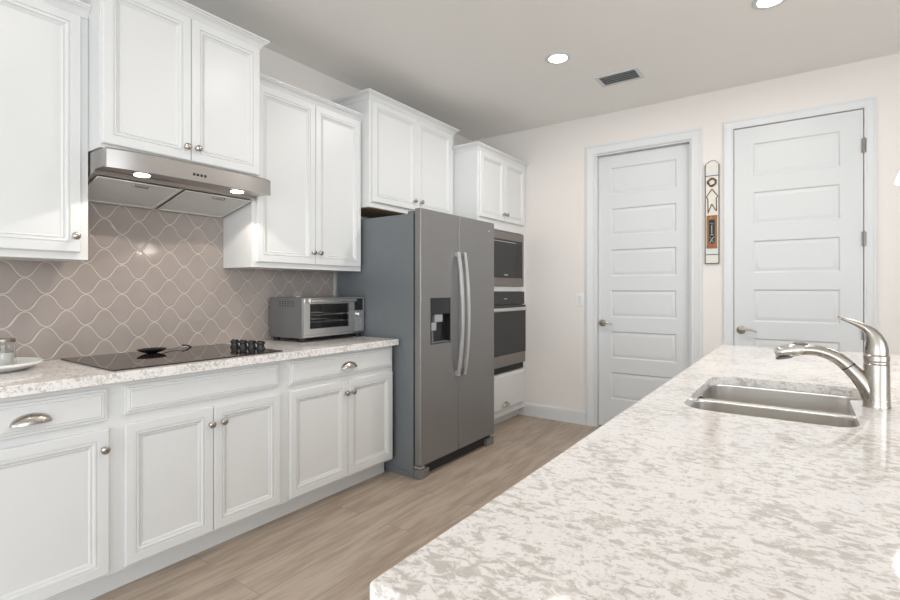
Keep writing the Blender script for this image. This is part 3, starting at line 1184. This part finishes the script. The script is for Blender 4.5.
def bowl(name, x0, x1, y0, y1, r, depth):
    pts = rounded([(x0, y0), (x1, y0), (x1, y1), (x0, y1)], r, 8)
    zt = .8825
    prof = [(.0, 0), (-.002, -.006), (-.004, -depth * .5), (-.008, -depth + .035), (-.016, -depth + .014), (-.036, -depth + .003), (-.06, -depth)]
    inner = [[Vector((p.x, p.y, zt + dz)) for p in offset_poly(pts, d)] for d, dz in prof]
    outer = [[Vector((p.x, p.y, zt + dz - (.0015 if i else 0))) for p in offset_poly(pts, d + .0015)] for i, (d, dz) in enumerate(prof)]
    bm = bmesh.new()
    vi = [[bm.verts.new(p) for p in rg] for rg in inner]
    vo = [[bm.verts.new(p) for p in rg] for rg in outer]
    n = len(pts)
    for V in (vi, vo):
        for a, b in zip(V[:-1], V[1:]):
            for i in range(n):
                bm.faces.new((a[i], a[(i + 1) % n], b[(i + 1) % n], b[i]))
        bm.faces.new(V[-1])
    for i in range(n):
        bm.faces.new((vi[0][i], vi[0][(i + 1) % n], vo[0][(i + 1) % n], vo[0][i]))
    b_ = obj(name, bm, 'stainless_sink', sk, smooth_deg=60)
    cx, cy = (x0 + x1) / 2, (y0 + y1) / 2
    bm = bmesh.new()
    lathe(bm, [(.001, .001), (.02, .001), (.024, .003), (.042, .004), (.045, .001), (.045, .0), (.001, .0)], (cx, cy, zt - depth + .0005), (0, 0, 1), 28)
    obj('drain', bm, 'chrome', b_)
    return b_


bowl('bowl', SX0 - .004, SXD - .014, SYN - .004, SYL + .004, [.065, .05, .05, .065], .17)
bowl('bowl', SXD + .014, SX1 + .004, SYF - .004, SYL + .004, [.05, .075, .075, .05], .20)
bm = bmesh.new()
tube(bm, [(SXD, SYN - .012, .8772), (SXD, SYL + .004, .8772)], .0155, 12, .33, up=(0, 0, 1))
obj('divider', bm, 'stainless_sink', sk, smooth_deg=60)

# ------------------------------------------------------------------ faucet
FCX, FCY = 1.822, -.167
fa = thing('faucet', 'brushed nickel pull-out faucet with a curved lever, standing behind the sink', 'faucet', (FCX, FCY, .914))
bm = bmesh.new()
lathe(bm, [(.001, 0), (.0315, 0), (.0315, .004), (.0305, .008), (.0295, .05), (.029, .118), (.0275, .120), (.001, .120)], (FCX, FCY, .9143), (0, 0, 1), 36)
obj('body', bm, 'brushed_nickel', fa)
bm = bmesh.new()
lathe(bm, [(.001, .1205), (.028, .1205), (.0285, .124), (.027, .127), (.029, .129), (.029, .142), (.026, .146), (.001, .146)], (FCX, FCY, .9143), (0, 0, 1), 36)
obj('collar', bm, 'brushed_nickel', fa)
# spout grows out of the body and arches over the sink
pts = bez((FCX, FCY + .003, .922), (FCX, FCY + .008, .958), (FCX, FCY + .032, .988), (FCX, -.104, 1.022), 8) + \
    bez((FCX, -.104, 1.022), (FCX, -.080, 1.050), (FCX, -.040, 1.070), (FCX, .004, 1.060), 10)[1:]
rad = [.0262, .0262, .0258, .0245, .023, .0215, .020, .0188, .0180] + [.0178 - .0003 * i for i in range(10)]
bm = bmesh.new()
tube(bm, pts, rad, 20, 1.0, up=(0, 0, 1))
so = obj('spout', bm, 'brushed_nickel', fa)
bm = bmesh.new()
tube(bm, [(FCX, -.1065, 1.0195), (FCX, -.1045, 1.0222)], .0186, 20, 1.0, up=(0, 0, 1))
obj('seam', bm, 'iron_dark', so)
hp = bez((FCX, -.004, 1.0625), (FCX, .022, 1.060), (FCX, .045, 1.056), (FCX, .071, 1.047), 10)
bm = bmesh.new()
tube(bm, hp, [.0152, .0165, .019, .0215, .0235, .0245, .0248, .0245, .0235, .0205, .014], 20, [1.0, .98, .92, .88, .84, .82, .80, .78, .76, .74, .7], up=(0, 0, 1))
sh = obj('spray_head', bm, 'chrome', fa)
bm = bmesh.new()
lathe(bm, [(.001, 0), (.021, 0), (.0225, .006), (.001, .006)], (FCX, .047, 1.0315), (0, .2, 1), 20)
obj('spray_face', bm, 'grey_plastic', sh)
bm = bmesh.new()
tube(bm, [(FCX, -.012, 1.0775), (FCX, .002, 1.0795), (FCX, .020, 1.0782), (FCX, .028, 1.0745)], [.006, .008, .008, .006], 12, .6, up=(0, 0, 1))
obj('spray_button', bm, 'grey_plastic', sh)
# lever: bell-shaped cap flowing into a thin curved blade
lp = [(FCX, FCY, 1.060), (FCX, FCY, 1.075), (FCX, FCY + .001, 1.092), (FCX, FCY + .005, 1.108), (FCX, FCY + .013, 1.122), (FCX, FCY + .025, 1.134),
      (FCX, FCY + .040, 1.143), (FCX, FCY + .056, 1.150), (FCX, FCY + .072, 1.1565), (FCX, FCY + .086, 1.163)]
bm = bmesh.new()
tube(bm, lp, [.0265, .0265, .0235, .0190, .0145, .0108, .0082, .0064, .0050, .0025], 20, [1, 1, 1.02, 1.06, 1.15, 1.3, 1.5, 1.7, 1.8, 1.8])
obj('lever_handle', bm, 'brushed_nickel', fa)

# ------------------------------------------------------------------ wall hanging between the doors
wh = thing('hanging_decoration', 'narrow folk-art wooden wall hanging between the two white doors', 'wall decoration', (BACK_X, .592, 1.45))
HXF = BACK_X - .016


def wall_box(y0, y1, z0, z1, d0, d1):
    return bx(BACK_X - d1, BACK_X - d0, y0, y1, z0, z1)


Y0, Y1 = .541, .643
obj('board', wall_box(Y0 + .005, Y1 - .005, 1.455, 2.232, .0005, .013), 'cream_board', wh)
for y in (Y0, Y1 - .005):
    obj('side_rail', wall_box(y, y + .005, 1.45, 2.24, .0005, .016), 'iron_dark', wh)
obj('cross_bar', wall_box(Y0 + .005, Y1 - .005, 1.45, 1.455, .0005, .016), 'iron_dark', wh)
obj('cross_bar', wall_box(Y0 + .005, Y1 - .005, 1.520, 1.524, .0132, .016), 'iron_dark', wh)
obj('cross_bar', wall_box(Y0 + .005, Y1 - .005, 2.148, 2.152, .0132, .016), 'iron_dark', wh)
obj('lace_strip', wall_box(Y0 + .006, Y1 - .006, 2.154, 2.19, .0132, .0145), 'lace_white', wh)
obj('lace_strip', wall_box(Y0 + .006, Y1 - .006, 1.526, 1.565, .0132, .0145), 'lace_white', wh)
bm = bmesh.new()
tube(bm, bez((HXF, Y1 - .003, 2.238), (HXF, Y1 - .03, 2.275), (HXF, Y0 + .03, 2.29), (HXF, Y0 + .003, 2.238), 14), .0018, 6)
obj('hanger_wire', bm, 'twig_brown', wh)
# twig wreath
bm = bmesh.new()
for k, (rr, ph) in enumerate(((.026, 0), (.030, 1.3), (.028, 2.6))):
    ring = [(HXF - .002 - .003 * math.sin(3 * a + ph), .592 + (rr + .003 * math.sin(5 * a + ph)) * math.cos(a), 2.098 + (rr + .003 * math.sin(4 * a + ph)) * math.sin(a)) for a in [2 * PI * i / 28 for i in range(29)]]
    tube(bm, ring, .005, 7)
obj('wreath', bm, 'twig_brown', wh)
# star frame of twigs
bm = bmesh.new()
cy = .592
for seg_ in (((-.040, 1.985), (0, 2.045)), ((0, 2.045), (.040, 1.985)), ((-.040, 1.985), (-.030, 1.968)), ((.040, 1.985), (.030, 1.968)),
             ((-.030, 1.968), (-.028, 1.855)), ((.030, 1.968), (.032, 1.87)), ((-.028, 1.855), (-.002, 1.925)), ((-.002, 1.925), (.032, 1.865))):
    (a, z0), (b, z1) = seg_
    tube(bm, [(HXF + .001, cy - a, z0), (HXF + .001, cy - b, z1)], .0035, 7)
obj('twig_star', bm, 'twig_brown', wh)
# painted panel with a pale motif
pn = obj('painted_panel', wall_box(.555, .631, 1.572, 1.835, .0132, .017), 'rust_panel', wh)
obj('panel_edge', wall_box(.5575, .566, 1.59, 1.82, .0172, .018), 'ochre', pn)
obj('panel_edge', wall_box(.622, .630, 1.60, 1.825, .0172, .018), 'ochre', pn)
obj('panel_centre', wall_box(.572, .614, 1.61, 1.80, .0172, .018), 'ink_blue', pn)


def stroke(pts, name, mat):
    bm = bmesh.new()
    tube(bm, [(BACK_X - .0195, y, z) for y, z in pts], .003, 6)
    obj(name, bm, mat, pn)


stroke([(.606, 1.805), (.593, 1.822), (.580, 1.805), (.593, 1.783), (.606, 1.805)], 'motif', 'pale_glyph')
stroke([(.607, 1.772), (.579, 1.764)], 'motif', 'green_glyph')
stroke([(.593, 1.755), (.593, 1.69)], 'motif', 'pale_glyph')
stroke([(.604, 1.68), (.582, 1.68)], 'motif', 'pale_glyph')
stroke([(.608, 1.665), (.578, 1.615)], 'motif', 'green_glyph')
stroke([(.578, 1.665), (.608, 1.615)], 'motif', 'pale_glyph')

# ------------------------------------------------------------------ ceiling fittings


def can_light(x, y, label, power=CAN_POWER):
    t = thing('recessed_light', label, 'ceiling light', (x, y, CEIL), 0, None)
    bm = bmesh.new()
    lathe(bm, [(.0605, -.001), (.086, -.001), (.086, -.004), (.078, -.008), (.064, -.007), (.0605, -.003)], (x, y, CEIL), (0, 0, 1), 40)
    obj('trim_ring', bm, 'trim_white', t)
    bm = bmesh.new()
    lathe(bm, [(.001, -.001), (.0600, -.001), (.058, -.006), (.001, -.0065)], (x, y, CEIL), (0, 0, 1), 40)
    obj('lens', bm, 'can_lens', t)
    d = bpy.data.lights.new('can_lamp', 'AREA')
    d.shape = 'DISK'
    d.size = .12
    d.energy = power
    d.color = (1.0, .965, .92)
    o = bpy.data.objects.new('can_lamp_light', d)
    o.location = (x, y, CEIL - .012)
    COL.objects.link(o)


can_light(3.195, 1.365, 'round recessed ceiling light nearest the air vent')
can_light(3.227, .148, 'round recessed ceiling light cut off by the top edge of the photo')
can_light(2.03, 1.30, 'round recessed ceiling light above the aisle in front of the refrigerator', CAN_POWER * .5)
can_light(.85, 1.30, 'unseen recessed ceiling light added above the aisle in front of the cooktop', CAN_POWER * .3)  # added out of view to brighten counter, base cabinets and floor
can_light(2.03, .148, 'unseen recessed ceiling light added above the sink', CAN_POWER * .3)  # added out of view, stands in for the room's other lighting

vt = thing('ceiling_vent', 'white rectangular air vent with grey louvers in the ceiling', 'vent', (3.745, 1.115, CEIL))
bm = bmesh.new()
vx0, vx1, vy0, vy1 = 3.665, 3.825, .985, 1.245
for a in ((vx0 - .025, vx0, vy0 - .025, vy1 + .025), (vx1, vx1 + .025, vy0 - .025, vy1 + .025), (vx0, vx1, vy0 - .025, vy0), (vx0, vx1, vy1, vy1 + .025)):
    box(bm, a[0], a[1], a[2], a[3], CEIL - .008, CEIL - .0005)
obj('frame', bm, 'trim_white', vt)
obj('backing', bx(vx0, vx1, vy0, vy1, CEIL - .0025, CEIL - .0005), 'vent_grey', vt)
for k in range(5):
    x = vx0 + .018 + k * .031
    bm = bmesh.new()
    loft(bm, [[Vector((x - .009, y, CEIL - .012)), Vector((x - .0075, y, CEIL - .0125)), Vector((x + .007, y, CEIL - .0035)), Vector((x + .0055, y, CEIL - .003))] for y in (vy0 + .001, vy1 - .001)])
    obj('louver', bm, 'trim_white', vt)

# pendant over the island, mostly outside the right edge
PDX, PDY, PDZ = 2.612, -.392, 1.662
pd = thing('pendant_lamp', 'lit white bell-shaped pendant lamp at the right edge, over the island', 'pendant lamp', (PDX, PDY, PDZ))
bm = bmesh.new()
outer = [(.098, 0), (.092, .018), (.086, .035), (.076, .058), (.064, .077), (.046, .096), (.028, .108), (.018, .112)]
inner = [(r - .004, z) for r, z in reversed(outer)]
lathe(bm, outer + inner + [(.094, 0)], (PDX, PDY, PDZ), (0, 0, 1), 40)
obj('shade', bm, 'shade_glass', pd)
bm = bmesh.new()
lathe(bm, [(.001, .09), (.016, .09), (.022, .1125), (.022, .15), (.006, .165), (.001, .165)], (PDX, PDY, PDZ), (0, 0, 1), 20)
obj('socket', bm, 'brushed_nickel', pd)
bm = bmesh.new()
tube(bm, [(PDX, PDY, PDZ + .16), (PDX, PDY, CEIL - .02)], .004, 8)
obj('stem', bm, 'brushed_nickel', pd)
bm = bmesh.new()
lathe(bm, [(.001, -.025), (.02, -.025), (.06, -.008), (.062, -.001), (.001, -.001)], (PDX, PDY, CEIL), (0, 0, 1), 28)
obj('canopy', bm, 'brushed_nickel', pd)
bm = bmesh.new()
lathe(bm, [(.001, .025), (.018, .032), (.026, .05), (.022, .07), (.012, .0895), (.001, .0895)], (PDX, PDY, PDZ), (0, 0, 1), 20)
obj('bulb', bm, 'can_lens', pd)
